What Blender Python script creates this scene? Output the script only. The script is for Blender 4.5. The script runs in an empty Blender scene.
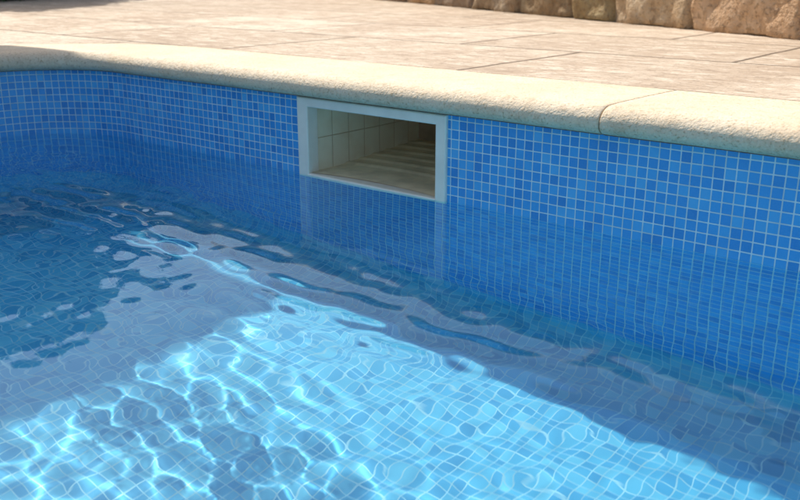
import bpy, math, random
import numpy as np
from mathutils import Vector
random.seed(4); rng=np.random.default_rng(21)
S=bpy.context.scene
S.view_settings.view_transform='Standard'; S.view_settings.look='None'; S.view_settings.exposure=0
COL=S.collection

# ---------- key dimensions (metres, water level z=0) ----------
YW=1.52; XL=-2.60; XR=3.2; YN=-1.5; R=0.30; RO=.3
ZW=.19; ZC=.24; FLOOR=-.62
SX0,SX1=-1.585,-1.14; SZ0,SZ1=-.016,.186

# ---------- helpers ----------
def new_obj(name,verts,faces,mat=None,smooth=False,parent=None,uvs=None):
    me=bpy.data.meshes.new(name); me.from_pydata([tuple(v) for v in verts],[],[tuple(f) for f in faces]); me.update()
    if uvs is not None:
        uvl=me.uv_layers.new(name='UVMap')
        for i,l in enumerate(me.loops): uvl.data[i].uv=uvs[i]
    ob=bpy.data.objects.new(name,me); COL.objects.link(ob)
    if mat: me.materials.append(mat)
    if smooth: me.polygons.foreach_set('use_smooth',[True]*len(me.polygons))
    if parent: ob.parent=parent
    return ob
def empty(name):
    e=bpy.data.objects.new(name,None); COL.objects.link(e); return e
class NT:
    def __init__(s,name):
        s.m=bpy.data.materials.new(name); s.m.use_nodes=True; s.t=s.m.node_tree; s.t.nodes.clear()
        s.out=s.t.nodes.new('ShaderNodeOutputMaterial')
    def n(s,typ,**k):
        nd=s.t.nodes.new(typ)
        for a,b in k.items(): setattr(nd,a,b)
        return nd
    def l(s,a,b): s.t.links.new(a,b)
    def setin(s,sock,v):
        if isinstance(v,bpy.types.NodeSocket): s.l(v,sock)
        else: sock.default_value=v
    def math(s,op,a,b=None,c=None,clamp=False):
        nd=s.n('ShaderNodeMath',operation=op,use_clamp=clamp); s.setin(nd.inputs[0],a)
        if b is not None: s.setin(nd.inputs[1],b)
        if c is not None: s.setin(nd.inputs[2],c)
        return nd.outputs[0]
    def vmath(s,op,a,b=None):
        nd=s.n('ShaderNodeVectorMath',operation=op); s.setin(nd.inputs[0],a)
        if b is not None: s.setin(nd.inputs[1],b)
        return nd.outputs[0]
    def mix(s,f,a,b,bt='MIX'):
        nd=s.n('ShaderNodeMix',data_type='RGBA',blend_type=bt); s.setin(nd.inputs[0],f)
        s.setin(nd.inputs[6],a); s.setin(nd.inputs[7],b); return nd.outputs[2]
    def noise(s,vec,scale,detail=3,rough=.5):
        nd=s.n('ShaderNodeTexNoise'); s.setin(nd.inputs['Vector'],vec); nd.inputs['Scale'].default_value=scale
        nd.inputs['Detail'].default_value=detail; nd.inputs['Roughness'].default_value=rough; return nd.outputs['Fac']
    def ramp(s,f,pts):
        nd=s.n('ShaderNodeValToRGB'); s.setin(nd.inputs[0],f); cr=nd.color_ramp
        while len(cr.elements)<len(pts): cr.elements.new(.5)
        for e,(p,c) in zip(cr.elements,pts): e.position=p; e.color=c if len(c)==4 else (*c,1)
        return nd.outputs[0]
    def smooth(s,v,a,b):
        nd=s.n('ShaderNodeMapRange',interpolation_type='SMOOTHSTEP'); s.setin(nd.inputs[0],v)
        nd.inputs[1].default_value=a; nd.inputs[2].default_value=b; return nd.outputs[0]
    def bsdf(s,col,rough=.5,bump=None,bd=.002,bs=1,spec=.5):
        p=s.n('ShaderNodeBsdfPrincipled'); s.setin(p.inputs['Base Color'],col); s.setin(p.inputs['Roughness'],rough)
        p.inputs['Specular IOR Level'].default_value=spec
        if bump is not None:
            b=s.n('ShaderNodeBump'); b.inputs['Strength'].default_value=bs; b.inputs['Distance'].default_value=bd
            s.setin(b.inputs['Height'],bump); s.l(b.outputs[0],p.inputs['Normal'])
        s.l(p.outputs[0],s.out.inputs[0]); return s.m

def mosaic(name,cols,grout,pitch=.0200,gw=.0011,rough=.18,bump=True):
    M=NT(name); tc=M.n('ShaderNodeTexCoord')
    vec=tc.outputs['UV']
    nz=M.n('ShaderNodeTexNoise'); M.l(vec,nz.inputs['Vector']); nz.inputs['Scale'].default_value=9; nz.inputs['Detail'].default_value=1
    off=M.vmath('SUBTRACT',nz.outputs['Color'],(.5,.5,.5)); off=M.vmath('MULTIPLY',off,(.002,.002,0))
    vec2=M.vmath('ADD',vec,off)
    sc=M.vmath('MULTIPLY',vec2,(1/pitch,1/pitch,0))
    fr=M.vmath('FRACTION',sc); fl=M.vmath('FLOOR',sc)
    sx=M.n('ShaderNodeSeparateXYZ'); M.l(fr,sx.inputs[0])
    ax=M.math('ABSOLUTE',M.math('SUBTRACT',sx.outputs[0],.5)); ay=M.math('ABSOLUTE',M.math('SUBTRACT',sx.outputs[1],.5))
    k=.5-gw/pitch-.05
    dx=M.math('MAXIMUM',M.math('SUBTRACT',ax,k),0.); dy=M.math('MAXIMUM',M.math('SUBTRACT',ay,k),0.)
    d=M.math('SQRT',M.math('ADD',M.math('MULTIPLY',dx,dx),M.math('MULTIPLY',dy,dy)))
    g=M.smooth(d,.035,.065)
    wn=M.n('ShaderNodeTexWhiteNoise',noise_dimensions='2D'); M.l(fl,wn.inputs['Vector'])
    tcol=M.ramp(wn.outputs[0],cols)
    if bump:
        fine=M.noise(vec,300,1); tcol=M.mix(M.math('MULTIPLY',fine,.2),tcol,(.25,.55,.8,1))
    gn=M.noise(vec,18,1); gcol=M.mix(M.smooth(gn,.35,.75),grout,tuple(c*.8 for c in grout[:3])+(1,))
    col=M.mix(g,tcol,gcol)
    ro=M.math('ADD',M.math('MULTIPLY',g,.5),rough)
    if not bump: return M.bsdf(col,.6,None)
    h=M.math('SUBTRACT',1.,g); h=M.math('ADD',h,M.math('MULTIPLY',M.noise(vec,55,1),.4))
    return M.bsdf(col,ro,h,.0009,.8)

m_wall=mosaic('mosaic_blue_wall',[(0,(.026,.235,.64)),(.2,(.034,.29,.73)),(.5,(.040,.325,.78)),(.8,(.05,.365,.81)),(1,(.09,.44,.85))],(.68,.83,.91,1))
m_floor=mosaic('mosaic_blue_floor',[(0,(.045,.36,.62)),(.3,(.06,.42,.68)),(.6,(.085,.48,.72)),(1,(.15,.57,.77))],(.40,.72,.84,1),rough=.4,bump=False,gw=.0010)

def m_stonecast():
    M=NT('cast_stone_cream'); o=M.n('ShaderNodeTexCoord').outputs['Object']
    a=M.noise(o,5,3,.6); b=M.noise(o,190,2,.7); c=M.noise(o,38,3,.6)
    col=M.ramp(a,[(.3,(.67,.535,.375)),(.55,(.74,.605,.435)),(.75,(.79,.665,.50))])
    col=M.mix(M.math('MULTIPLY',M.smooth(b,.54,.70),.8),col,(.44,.32,.19,1))
    col=M.mix(M.math('MULTIPLY',M.smooth(b,.46,.30),.5),col,(.84,.75,.60,1))
    col=M.mix(M.math('MULTIPLY',M.smooth(c,.50,.70),.4),col,(.52,.385,.245,1))
    h=M.math('ADD',M.math('MULTIPLY',b,.8),M.math('MULTIPLY',c,1.))
    return M.bsdf(col,.85,h,.0028,1,.3)
m_cop=m_stonecast()
def m_plain(name,c,rough=.5,var=.25,sc=20,bd=.001):
    M=NT(name); o=M.n('ShaderNodeTexCoord').outputs['Object']; a=M.noise(o,sc,3,.6)
    col=M.mix(M.smooth(a,.3,.75),(*c,1),tuple(x*(1-var) for x in c)+(1,))
    return M.bsdf(col,rough,a,bd,.6)
m_mortar=m_plain('mortar',(.42,.34,.25),.95)

def m_paving():
    M=NT('stone_paving'); o=M.n('ShaderNodeTexCoord').outputs['Object']
    nz=M.n('ShaderNodeTexNoise'); M.l(o,nz.inputs['Vector']); nz.inputs['Scale'].default_value=7; nz.inputs['Detail'].default_value=3
    w=M.vmath('MULTIPLY',M.vmath('SUBTRACT',nz.outputs['Color'],(.5,.5,.5)),(.016,.016,0)); v=M.vmath('ADD',o,w)
    v=M.vmath('ADD',v,(.90,-1.83,0))
    br=M.n('ShaderNodeTexBrick'); br.offset=.5; br.offset_frequency=2
    M.l(v,br.inputs['Vector']); br.inputs['Scale'].default_value=1; br.inputs['Brick Width'].default_value=.9; br.inputs['Row Height'].default_value=.62
    br.inputs['Mortar Size'].default_value=.008; br.inputs['Mortar Smooth'].default_value=.4
    br.inputs['Color1'].default_value=(0,0,0,1); br.inputs['Color2'].default_value=(1,1,1,1); br.inputs['Mortar'].default_value=(.5,.5,.5,1)
    base=M.ramp(br.outputs['Color'],[(0,(.50,.395,.29)),(.5,(.59,.475,.355)),(1,(.67,.555,.43))])
    a=M.noise(o,2.3,4,.65); b=M.noise(M.vmath('MULTIPLY',o,(1,2.2,1)),11,6,.75); c=M.noise(o,70,3,.7)
    base=M.mix(M.math('MULTIPLY',M.smooth(a,.4,.62),.75),base,(.43,.32,.225,1))
    base=M.mix(M.math('MULTIPLY',M.smooth(b,.50,.62),.7),base,(.74,.64,.51,1))
    base=M.mix(M.math('MULTIPLY',M.smooth(b,.46,.36),.75),base,(.35,.26,.18,1))
    base=M.mix(M.math('MULTIPLY',M.smooth(c,.52,.66),.6),base,(.29,.215,.155,1))
    fac=br.outputs['Fac']
    col=M.mix(fac,base,(.19,.14,.095,1))
    h=M.math('ADD',M.math('MULTIPLY',M.math('SUBTRACT',1.,fac),1.5),M.math('ADD',M.math('MULTIPLY',b,1.8),M.math('MULTIPLY',c,.6)))
    return M.bsdf(col,.8,h,.006,.9,.3)
m_pav=m_paving()

def m_rock():
    M=NT('sandstone_blocks'); o=M.n('ShaderNodeTexCoord').outputs['Object']
    oi=M.n('ShaderNodeVertexColor',layer_name='tint')
    a=M.noise(o,6,5,.65); b=M.noise(o,45,4,.7)
    col=M.ramp(a,[(.25,(.36,.22,.12)),(.5,(.53,.36,.215)),(.75,(.67,.52,.36))])
    col=M.mix(1,col,oi.outputs[0],'MULTIPLY')
    col=M.mix(M.math('MULTIPLY',M.smooth(b,.5,.65),.6),col,(.24,.15,.085,1))
    h=M.math('ADD',M.math('MULTIPLY',a,2.),b)
    return M.bsdf(col,.9,h,.022,1,.2)
m_rk=m_rock()

# ---------- pool outline ----------
def outline(n_arc=24):
    pts=[]
    def arc(cx,cy,a0,a1,r):
        for i in range(n_arc+1):
            a=math.radians(a0+(a1-a0)*i/n_arc); pts.append((cx+r*math.cos(a),cy+r*math.sin(a),math.cos(a),math.sin(a)))
    arc(XL+R,YW-R,180,90,R)
    for x in (SX0+.006,-1.36,SX1-.006,-.5,.5,1.5): pts.append((x,YW,0,1))
    arc(XR-R,YW-R,90,0,R); arc(XR-R,YN+R,0,-90,R); arc(XL+R,YN+R,-90,-180,R)
    pts.append((XL,-.5,-1,0)); pts.append((XL,.5,-1,0))
    return pts
P=outline(); N=len(P)
arcl=[0]
for i in range(N):
    a=P[i];b=P[(i+1)%N]; arcl.append(arcl[-1]+math.hypot(b[0]-a[0],b[1]-a[1]))
def offs(p,o): return (p[0]+p[2]*o,p[1]+p[3]*o)

pool=empty('swimming_pool')
CR=.11
prof=[]
for i in range(9):
    a=math.pi/2*i/8; prof.append((CR*(1-math.sin(a)),FLOOR+CR*(1-math.cos(a)),FLOOR+CR-CR*(math.pi/2-a)))
prof[0]=(CR+.01,FLOOR-.001,prof[0][2]-.01)
prof+=[(0,SZ0+.006,SZ0+.006),(0,SZ1-.012,SZ1-.012),(0,ZW+.01,ZW+.01)]
m=len(prof); V=[];F=[];UV=[]
for i in range(N+1):
    p=P[i%N]
    for (o,z,v) in prof: x,y=offs(p,-o); V.append((x,y,z))
for i in range(N):
    mx=(P[i][0]+P[(i+1)%N][0])/2
    far=abs(P[i][1]-YW)<1e-6 and abs(P[(i+1)%N][1]-YW)<1e-6
    for k in range(m-1):
        if k==m-3 and far and SX0<mx<SX1: continue
        a=i*m+k; b=(i+1)*m+k
        F.append((a,a+1,b+1,b)); v0,v1=prof[k][2]+.0035,prof[k+1][2]+.0035
        UV+= [(arcl[i],v0),(arcl[i],v1),(arcl[i+1],v1),(arcl[i+1],v0)]
walls=new_obj('mosaic_walls',V,F,m_wall,parent=pool,uvs=UV,smooth=True)
walls.data.materials.append(m_floor)
for pl in walls.data.polygons:
    if pl.center.z<FLOOR+CR: pl.material_index=1
fl=new_obj('mosaic_floor',[(XL-.02,YN-.02,FLOOR),(XR+.02,YN-.02,FLOOR),(XR+.02,YW+.02,FLOOR),(XL-.02,YW+.02,FLOOR)],[(0,1,2,3)],m_floor,parent=pool,
   uvs=[(XL,YN),(XR,YN),(XR,YW),(XL,YW)])

# ---------- coping ----------
def profile():
    pr=[(.012,ZW),(-.020,ZW)]
    for i in range(1,12):
        a=math.radians(-90-90*i/11*0.98*1.0)
        pr.append((-.010+.026*math.cos(a),ZW+.020+.020*math.sin(a)))
    for i in range(1,9):
        a=math.radians(180-90*i/8); pr.append((.004+.040*math.cos(a),ZC+.0025-.030+.030*math.sin(a)))
    pr+=[(.05,ZC+.003),(.15,ZC+.002),(.285,ZC),(.297,ZC-.005),(.30,ZC-.012),(.30,ZW)]
    return pr
PR=profile()
coping=empty('pool_coping')
TOT=arcl[-1]
def sample(s):
    s%=TOT
    for i in range(N):
        if arcl[i]<=s<=arcl[i+1]:
            t=(s-arcl[i])/(arcl[i+1]-arcl[i]); a=P[i];b=P[(i+1)%N]
            nx=a[2]*(1-t)+b[2]*t; ny=a[3]*(1-t)+b[3]*t; q=math.hypot(nx,ny)
            return (a[0]*(1-t)+b[0]*t,a[1]*(1-t)+b[1]*t,nx/q,ny/q)
iFar=[i for i in range(N) if abs(P[i][1]-YW)<1e-6][0]
s0=arcl[iFar]+(-.775-P[iFar][0])
joints=[s0]; j=s0
while j+2.2<s0+TOT-2.5: j+=1.45; joints.append(j)
joints.append(s0+TOT-2.15)
joints.append(s0+TOT)
for q in range(len(joints)-1):
    a,b=joints[q]+.0011,joints[q+1]-.0011
    n=max(4,int((b-a)/.02)); V=[];F=[]; m=len(PR)
    ss=[a,a+.001,a+.003]+[a+.02+(b-a-.04)*i/n for i in range(n+1)]+[b-.003,b-.001,b]
    cz=ZW+.025
    for si,s in enumerate(ss):
        p=sample(s)
        e=min(s-a,b-s); sh=.0014*(1-min(1,e/.003))**2
        wob=.0012*math.sin(s*9.1)+.0008*math.sin(s*23+1)
        for (o,z) in PR:
            oo=o+(sh if o<.1 else -sh)+(wob if o<0 else 0); zz=z-(sh if z>cz else -sh*.3)
            x,y=offs(p,oo); V.append((x,y,zz))
    for i in range(len(ss)-1):
        for k in range(m):
            k2=(k+1)%m; F.append((i*m+k,(i+1)*m+k,(i+1)*m+k2,i*m+k2))
    F.append(tuple(range(m))); F.append(tuple((len(ss)-1)*m+k for k in reversed(range(m))))
    o=new_obj('coping_stone',V,F,m_cop,smooth=True,parent=coping)
    for f in list(o.data.polygons)[-2:]: f.use_smooth=False
V=[];F=[]
mp=[(-.012,ZW+.004),(-.034,ZW+.018),(-.034,ZC-.026),(-.010,ZC-.006),(.04,ZC-.003),(.29,ZC-.003),(.29,ZW+.004)]
sl=[i*TOT/300 for i in range(300)]; q7=len(mp)
for s in sl:
    p=sample(s)
    for o_,z in mp: x,y=offs(p,o_+.003); V.append((x,y,z))
for i in range(300):
    for k in range(q7): F.append((i*q7+k,((i+1)%300)*q7+k,((i+1)%300)*q7+(k+1)%q7,i*q7+(k+1)%q7))
new_obj('mortar_bed',V,F,m_mortar,parent=coping,smooth=False)

def ring(name,o0,o1,z,mat):
    V=[];F=[]
    for i in range(N):
        x,y=offs(P[i],o0); V.append((x,y,z)); x,y=offs(P[i],o1); V.append((x,y,z))
    for i in range(N): k=(i+1)%N; F.append((2*i,2*i+1,2*k+1,2*k))
    return new_obj(name,V,F,mat)
ring('patio_paving',.302,7.,ZC-.004,m_pav)
ring('mortar_joint',.29,.31,ZC-.009,m_mortar).parent=coping
M=NT('grass'); o=M.n('ShaderNodeTexCoord').outputs['Object']
m_gr=M.bsdf(M.ramp(M.noise(o,3,8,.7),[(.3,(.035,.06,.015)),(.7,(.09,.12,.035))]),.95,M.noise(o,40,4),.02)
ring('ground',6.9,400,ZC-.03,m_gr)

# ---------- skimmer ----------
sk=empty('pool_skimmer')
m_white=m_plain('skimmer_frame_plastic',(.95,.885,.77),.4,.10,14,.0004)
yf=YW-.008; yb=YW+.022
xi0,xi1,zi0,zi1=SX0+.034,SX1-.028,SZ0+.020,SZ1-.022
def frame():
    xo0,xo1,zo0,zo1=SX0,SX1,SZ0,SZ1
    def rect(x0,x1,z0,z1,y): return [(x0,y,z0),(x1,y,z0),(x1,y,z1),(x0,y,z1)]
    rs=[rect(xo0,xo1,zo0,zo1,yb),rect(xo0,xo1,zo0,zo1,yf+.003),rect(xo0+.001,xo1-.001,zo0+.001,zo1-.001,yf+.001),rect(xo0+.003,xo1-.003,zo0+.003,zo1-.003,yf),
        rect(xi0-.003,xi1+.003,zi0-.003,zi1+.003,yf),rect(xi0-.001,xi1+.001,zi0-.001,zi1+.001,yf+.001),rect(xi0,xi1,zi0,zi1,yf+.003),rect(xi0,xi1,zi0,zi1,yb+.004)]
    V=[];F=[]
    for r in rs: V+=r
    for i in range(len(rs)-1):
        for k in range(4): k2=(k+1)%4; F.append((i*4+k,i*4+k2,(i+1)*4+k2,(i+1)*4+k))
    new_obj('frame',V,F,m_white,parent=sk)
frame()
M=NT('skimmer_throat_tile'); uvn=M.n('ShaderNodeTexCoord').outputs['UV']
br=M.n('ShaderNodeTexBrick'); br.offset=0; M.l(uvn,br.inputs['Vector']); br.inputs['Scale'].default_value=1
br.inputs['Brick Width'].default_value=.062; br.inputs['Row Height'].default_value=.089; br.inputs['Mortar Size'].default_value=.0013; br.inputs['Mortar Smooth'].default_value=.5
br.inputs['Color1'].default_value=(.95,.86,.66,1); br.inputs['Color2'].default_value=(.93,.81,.59,1); br.inputs['Mortar'].default_value=(.66,.49,.30,1)
st=M.noise(uvn,9,3,.65); c=M.mix(M.math('MULTIPLY',M.smooth(st,.42,.7),.35),br.outputs['Color'],(.74,.53,.31,1))
m_thr=M.bsdf(c,.45,M.math('SUBTRACT',1.,br.outputs['Fac']),.001)
m_thf=m_plain('skimmer_throat_floor',(.95,.76,.50),.5,.3,16,.002)
dep=.42; y0=yb; y1=YW+dep
e=.004; X0,X1,Z0,Z1=xi0-e,xi1+e,zi0+.001,zi1+e
def quad(name,pts,uv,mat): new_obj(name,pts,[(0,1,2,3)],mat,parent=sk,uvs=uv)
quad('throat_left',[(X0,y0,Z0-.004),(X0,y1,Z0),(X0,y1,Z1),(X0,y0,Z1)],[(0,.001),(dep,.001),(dep,.177),(0,.177)],m_thr)
quad('throat_right',[(X1,y0,Z0-.004),(X1,y1,Z0),(X1,y1,Z1),(X1,y0,Z1)],[(0,.001),(dep,.001),(dep,.177),(0,.177)],m_thr)
V=[];F=[]
n=120
for i in range(n+1):
    y=y0-.02+(y1-y0+.02)*i/n; t=max(0,(y-y0-.08)/.34)
    rib=.0028*max(0,math.sin((y-y0-.10)*2*math.pi/.05))**.6 if y>y0+.10 else 0
    for kx in range(9):
        u=kx/8; V.append((X0+(X1-X0)*u,y+.02*math.sin(u*3.1),Z0+.0005+.022*t+rib))
for i in range(n):
    for k in range(8): F.append((i*9+k,i*9+k+1,(i+1)*9+k+1,(i+1)*9+k))
new_obj('throat_floor',V,F,m_thf,parent=sk,smooth=True)
quad('throat_ceiling',[(X0,y0,Z1),(X1,y0,Z1),(X1,y1,Z1),(X0,y1,Z1)],[(0,.001),(.4,.001),(.4,.177),(0,.177)],m_thr)
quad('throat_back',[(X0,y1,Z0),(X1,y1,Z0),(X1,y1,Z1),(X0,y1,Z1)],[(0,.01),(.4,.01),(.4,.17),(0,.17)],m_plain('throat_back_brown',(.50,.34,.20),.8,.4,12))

# ---------- water ----------
xs=np.concatenate([np.linspace(XL-.01,0.5,430),np.linspace(.5,XR+.01,50)[1:]])
ys=np.concatenate([np.linspace(YN-.01,-.2,30)[:-1],np.linspace(-.2,YW+.004,240)])
Xg,Yg=np.meshgrid(xs,ys)
H=np.zeros_like(Xg)
def comps(n,l0,l1,slope,dirmean=None,spread=math.pi):
    h=np.zeros_like(Xg)
    for _ in range(n):
        lam=math.exp(rng.uniform(math.log(l0),math.log(l1))); k=2*math.pi/lam
        th=rng.uniform(0,2*math.pi) if dirmean is None else rng.normal(dirmean,spread)
        h+=slope/k*math.sqrt(2/n)*np.sin(k*(math.cos(th)*Xg+math.sin(th)*Yg)+rng.uniform(0,6.28))
    return h
def lown(l,seed):
    r=np.random.default_rng(seed); h=np.zeros_like(Xg)
    for _ in range(8):
        th=r.uniform(0,6.28);k=2*math.pi/(l*r.uniform(.7,1.5)); h+=np.sin(k*(math.cos(th)*Xg+math.sin(th)*Yg)+r.uniform(0,6.28))
    return 1/(1+np.exp(-h))
near=1/(1+np.exp((Yg-1.0)/.14))
H+=comps(30,.35,1.1,.007)
H+=comps(50,.10,.20,.009)*(.3+lown(.8,1))*(.25+.75*near)
H+=comps(80,.034,.070,.019)*(.10+.9*near*(.5+.6*lown(.5,2)))
lx=1/(1+np.exp((Xg+.55)/.12))
band=np.exp(-((Yg-.97-.10*np.sin(Xg*2.3))/.16)**2)*lx
H+=comps(30,.045,.10,.095,math.radians(78),.30)*band*(.25+lown(.35,5))
left=1/(1+np.exp((Xg+1.0)/.15))*near
H+=comps(30,.05,.11,.030,math.radians(62),.35)*left*(.2+lown(.4,9))
ny,nx=Xg.shape
co=np.stack([Xg,Yg,H],-1).reshape(-1,3)
idx=np.arange(nx*ny).reshape(ny,nx)
Fq=np.stack([idx[:-1,:-1],idx[:-1,1:],idx[1:,1:],idx[1:,:-1]],-1).reshape(-1,4)
def npmesh(name,co,Fq,mat,smooth):
    me=bpy.data.meshes.new(name); me.vertices.add(len(co)); me.vertices.foreach_set('co',co.astype(np.float32).ravel())
    me.loops.add(Fq.size); me.loops.foreach_set('vertex_index',Fq.astype(np.int32).ravel())
    me.polygons.add(len(Fq)); me.polygons.foreach_set('loop_start',np.arange(0,Fq.size,Fq.shape[1],dtype=np.int32))
    me.polygons.foreach_set('use_smooth',[smooth]*len(Fq))
    me.update(calc_edges=True); me.validate()
    ob=bpy.data.objects.new(name,me); COL.objects.link(ob); me.materials.append(mat); return ob
M=NT('pool_water'); g=M.n('ShaderNodeBsdfGlass'); g.inputs['IOR'].default_value=1.333; g.inputs['Roughness'].default_value=0
g.inputs['Color'].default_value=(.86,.99,1,1); M.l(g.outputs[0],M.out.inputs[0])
water=npmesh('pool_water',co,Fq,M.m,True)
water.cycles.is_caustics_caster=True
fl.cycles.is_caustics_receiver=True

# ---------- stone wall ----------
wall=empty('stone_wall')
A=Vector((-7.5,6.6,0)); B=Vector((.9,2.44,0)); L=(B-A).length; d=(B-A).normalized(); nrm=Vector((d.y,-d.x,0))
if nrm.y>0: nrm=-nrm
V=[];F=[];tint=[]
z=ZC-.03
rr=random.Random(11)
def blk(s0,s1,z0,z1):
    nxs=max(3,int((s1-s0)/.022)); nz=max(3,int((z1-z0)/.022)); base=len(V)
    ph=[rr.uniform(0,6) for _ in range(6)]; t=rr.uniform(.75,1.2); col=(t*rr.uniform(.95,1.08),t,t*rr.uniform(.85,1.15))
    pro=rr.uniform(0,.03)
    for i in range(nxs+1):
        for k in range(nz+1):
            u=i/nxs;w=k/nz; s=s0+(s1-s0)*u; zz=z0+(z1-z0)*w
            ed=min(u*(s1-s0),(1-u)*(s1-s0),w*(z1-z0),(1-w)*(z1-z0))
            dpt=(.035*min(1,ed/.022)**.5+pro*min(1,ed/.01)+(.010*math.sin(s*21+ph[0])*math.sin(zz*27+ph[1])+.005*math.sin(s*63+ph[2]+zz*41)+.003*math.sin(s*97-zz*71+ph[5])))
            js=.012*math.sin(zz*17+ph[3]) ; jz=.010*math.sin(s*15+ph[4])
            p=A+d*(s+js*(abs(u-.5)*2))+nrm*dpt; V.append((p.x,p.y,zz+jz*abs(w-.5)*2))
    for i in range(nxs):
        for k in range(nz):
            a=base+i*(nz+1)+k; F.append((a,a+1,a+nz+2,a+nz+1)); tint.append(col)
while z<.90:
    h=rr.uniform(.17,.27); s=-rr.uniform(0,.3)
    while s<L:
        w=rr.uniform(.26,.62)
        if min(L,s+w)-max(0,s)>.08: blk(max(0,s)+.005,min(L,s+w)-.005,z+.005,z+h-.005)
        s+=w
    z+=h
o=new_obj('blocks',V,F,m_rk,smooth=True,parent=wall)
ca=o.data.color_attributes.new('tint','FLOAT_COLOR','CORNER')
ca.data.foreach_set('color',np.repeat(np.array([(*c,1) for c in tint],dtype=np.float32),4,axis=0).ravel())
def obox(name,a,b,n0,n1,z0,z1,mat,parent):
    v=[]
    for s in (a,b):
        for q in (n0,n1):
            for zz in (z0,z1): p=A+d*s+nrm*q; v.append((p.x,p.y,zz))
    return new_obj(name,v,[(0,1,3,2),(4,6,7,5),(0,4,5,1),(2,3,7,6),(0,2,6,4),(1,5,7,3)],mat,parent=parent)
obox('mortar_core',0,L,-.35,.022,ZC-.05,z,m_plain('wall_mortar',(.42,.32,.22),.95,.4),wall)
cap=obox('cap_stones',-.05,L+.05,-.38,.09,z+.002,z+.07,m_rk,wall)
ca=cap.data.color_attributes.new('tint','FLOAT_COLOR','CORNER')
for x in ca.data: x.color=(1,1,1,1)

# ---------- hedges ----------
M=NT('hedge_leaves'); oi=M.n('ShaderNodeNewGeometry')
c=M.ramp(oi.outputs['Random Per Island'],[(0,(.03,.06,.018)),(.6,(.06,.11,.03)),(1,(.11,.16,.05))])
m_leaf=M.bsdf(c,.6)
def hedge(name,a,b,thick,z1,n):
    a=np.array(a);b=np.array(b);dd=(b-a);LL=np.linalg.norm(dd);dd=dd/LL; nn=np.array([-dd[1],dd[0]])
    s=rng.uniform(0,LL,n); q=rng.uniform(0,1,n)
    top=z1+.12*np.sin(s*3.1)+.07*np.sin(s*7.7+1)+.05*np.sin(s*17)
    which=rng.integers(0,4,n)
    q=np.where(which==0,rng.normal(0,.05,n),np.where(which==1,1+rng.normal(0,.05,n),q))
    zf=rng.uniform(0,1,n); zf=np.where(which==2,1-np.abs(rng.normal(0,.05,n)),zf)
    zz=ZC+(top-ZC)*zf; pos=np.stack([a[0]+dd[0]*s+nn[0]*q*thick,a[1]+dd[1]*s+nn[1]*q*thick,zz],-1)
    pos+=rng.normal(0,.03,pos.shape)
    t1=rng.normal(size=(n,3)); t1/=np.linalg.norm(t1,axis=1)[:,None]; t2=np.cross(t1,rng.normal(size=(n,3))); t2/=np.linalg.norm(t2,axis=1)[:,None]
    sz=rng.uniform(.03,.06,n)[:,None]
    co=np.stack([pos-t1*sz,pos+t2*sz*.5,pos+t1*sz,pos-t2*sz*.5],1).reshape(-1,3)
    ob=npmesh(name,co,np.arange(4*n).reshape(-1,4),m_leaf,False)
    v=[]
    for s_ in (.08,LL-.08):
        for q_ in (.12,.88):
            for z_ in (ZC-.03,z1-.22): v.append((a[0]+dd[0]*s_+nn[0]*q_*thick,a[1]+dd[1]*s_+nn[1]*q_*thick,z_))
    new_obj('inner_twigs',v,[(0,1,3,2),(4,6,7,5),(0,4,5,1),(2,3,7,6),(0,2,6,4),(1,5,7,3)],m_plain('twigs',(.03,.035,.015),.9),parent=ob)
    return ob
hedge('hedge',(-6.05,3.05),(-7.6,5.5),.7,2.15,20000)
hedge('hedge',(A.x-.2,A.y+.5),(B.x+.3,B.y+.55),.9,1.2,24000)

# ---------- added out-of-frame umbrella (cantilever), casts left shadow on pool floor ----------
um=empty('added_shadow_umbrella')
m_can=m_plain('canvas_cream',(.62,.58,.5),.9,.1,6); m_met=m_plain('shadow_umbrella_metal',(.25,.25,.26),.4,.1)
cz=2.6; kk=(cz)/math.tan(math.radians(55))
cx1=-1.70-kk*math.cos(math.radians(20)); cy1=1.395+kk*math.sin(math.radians(20)); cx0=cx1-3; cy0=cy1-3  # corner set back along the sun slope to place the shadow edge
V=[(cx0,cy0,cz),(cx1,cy0,cz),(cx1,cy1,cz),(cx0,cy1,cz),((cx0+cx1)/2,(cy0+cy1)/2,cz+.45)]
V+=[(x,y,z_-.06) for x,y,z_ in V[:4]]
new_obj('shadow_canopy',V,[(0,1,4),(1,2,4),(2,3,4),(3,0,4),(0,5,6,1),(1,6,7,2),(2,7,8,3),(3,8,5,0)],m_can,parent=um)
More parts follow.
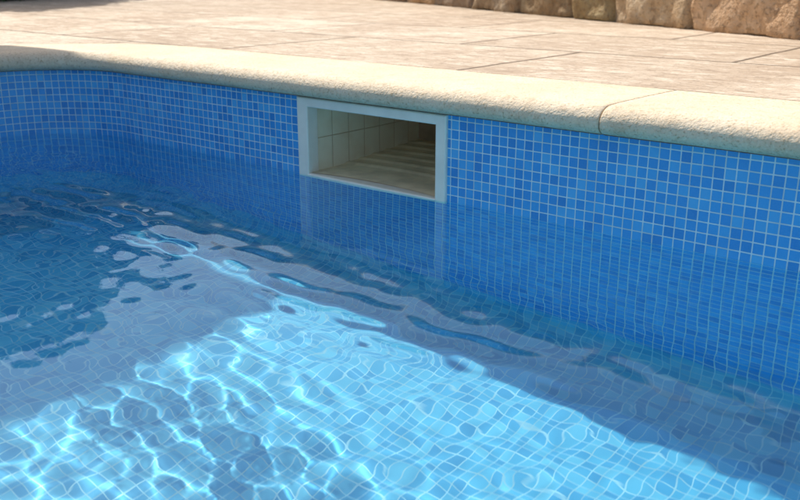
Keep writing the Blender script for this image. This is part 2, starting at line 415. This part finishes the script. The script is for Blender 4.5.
def tube(name,a,b,r,mat,par):
    import bmesh
    a=Vector(a);b=Vector(b);dv=b-a; me=bpy.data.meshes.new(name); bm=bmesh.new()
    bmesh.ops.create_cone(bm,cap_ends=True,segments=16,radius1=r,radius2=r,depth=dv.length); bm.to_mesh(me); bm.free()
    o=bpy.data.objects.new(name,me); COL.objects.link(o); me.materials.append(mat); o.parent=par
    o.location=(a+b)/2; o.rotation_mode='QUATERNION'; o.rotation_quaternion=dv.to_track_quat('Z','Y')
c0=((cx0+cx1)/2,(cy0+cy1)/2); mx=cx0-.45
tube('mast',(mx,c0[1],ZC),(mx,c0[1],cz+.65),.04,m_met,um)
tube('arm',(mx,c0[1],cz+.55),(c0[0],c0[1],cz+.48),.03,m_met,um)
tube('base',(mx,c0[1],ZC),(mx,c0[1],ZC+.08),.4,m_met,um)
for x,y,_ in V[:4]: tube('rib',(c0[0],c0[1],cz+.43),(x,y,cz-.01),.012,m_met,um)

# ---------- light ----------
EL=math.radians(55); az=math.radians(20)
tosun=Vector((-math.cos(az)*math.cos(EL),math.sin(az)*math.cos(EL),math.sin(EL)))
sd=bpy.data.lights.new('sun','SUN'); sd.energy=5; sd.angle=math.radians(.6); sd.color=(1,.95,.87)
so=bpy.data.objects.new('sun',sd); COL.objects.link(so); so.rotation_mode='QUATERNION'; so.rotation_quaternion=tosun.to_track_quat('Z','Y')
sd.cycles.is_caustics_light=True
w=bpy.data.worlds.new('World'); S.world=w; w.use_nodes=True; nt=w.node_tree
sky=nt.nodes.new('ShaderNodeTexSky'); sky.sky_type='NISHITA'; sky.sun_disc=False; sky.sun_elevation=EL
sky.sun_rotation=math.atan2(tosun.x,tosun.y); sky.dust_density=3.0; sky.air_density=1.3; sky.ozone_density=1.
bg=nt.nodes['Background']; nt.links.new(sky.outputs[0],bg.inputs[0]); bg.inputs[1].default_value=.15

# ---------- camera ----------
cd=bpy.data.cameras.new('cam'); cam=bpy.data.objects.new('cam',cd); COL.objects.link(cam); S.camera=cam
cd.sensor_width=36; cd.lens=41.1; cd.clip_end=2000; cd.clip_start=.02
cam.location=(0,0,.49); cam.rotation_euler=(math.radians(72.5),0,math.radians(39.9))
cd.dof.use_dof=True; cd.dof.focus_distance=1.85; cd.dof.aperture_fstop=6.3
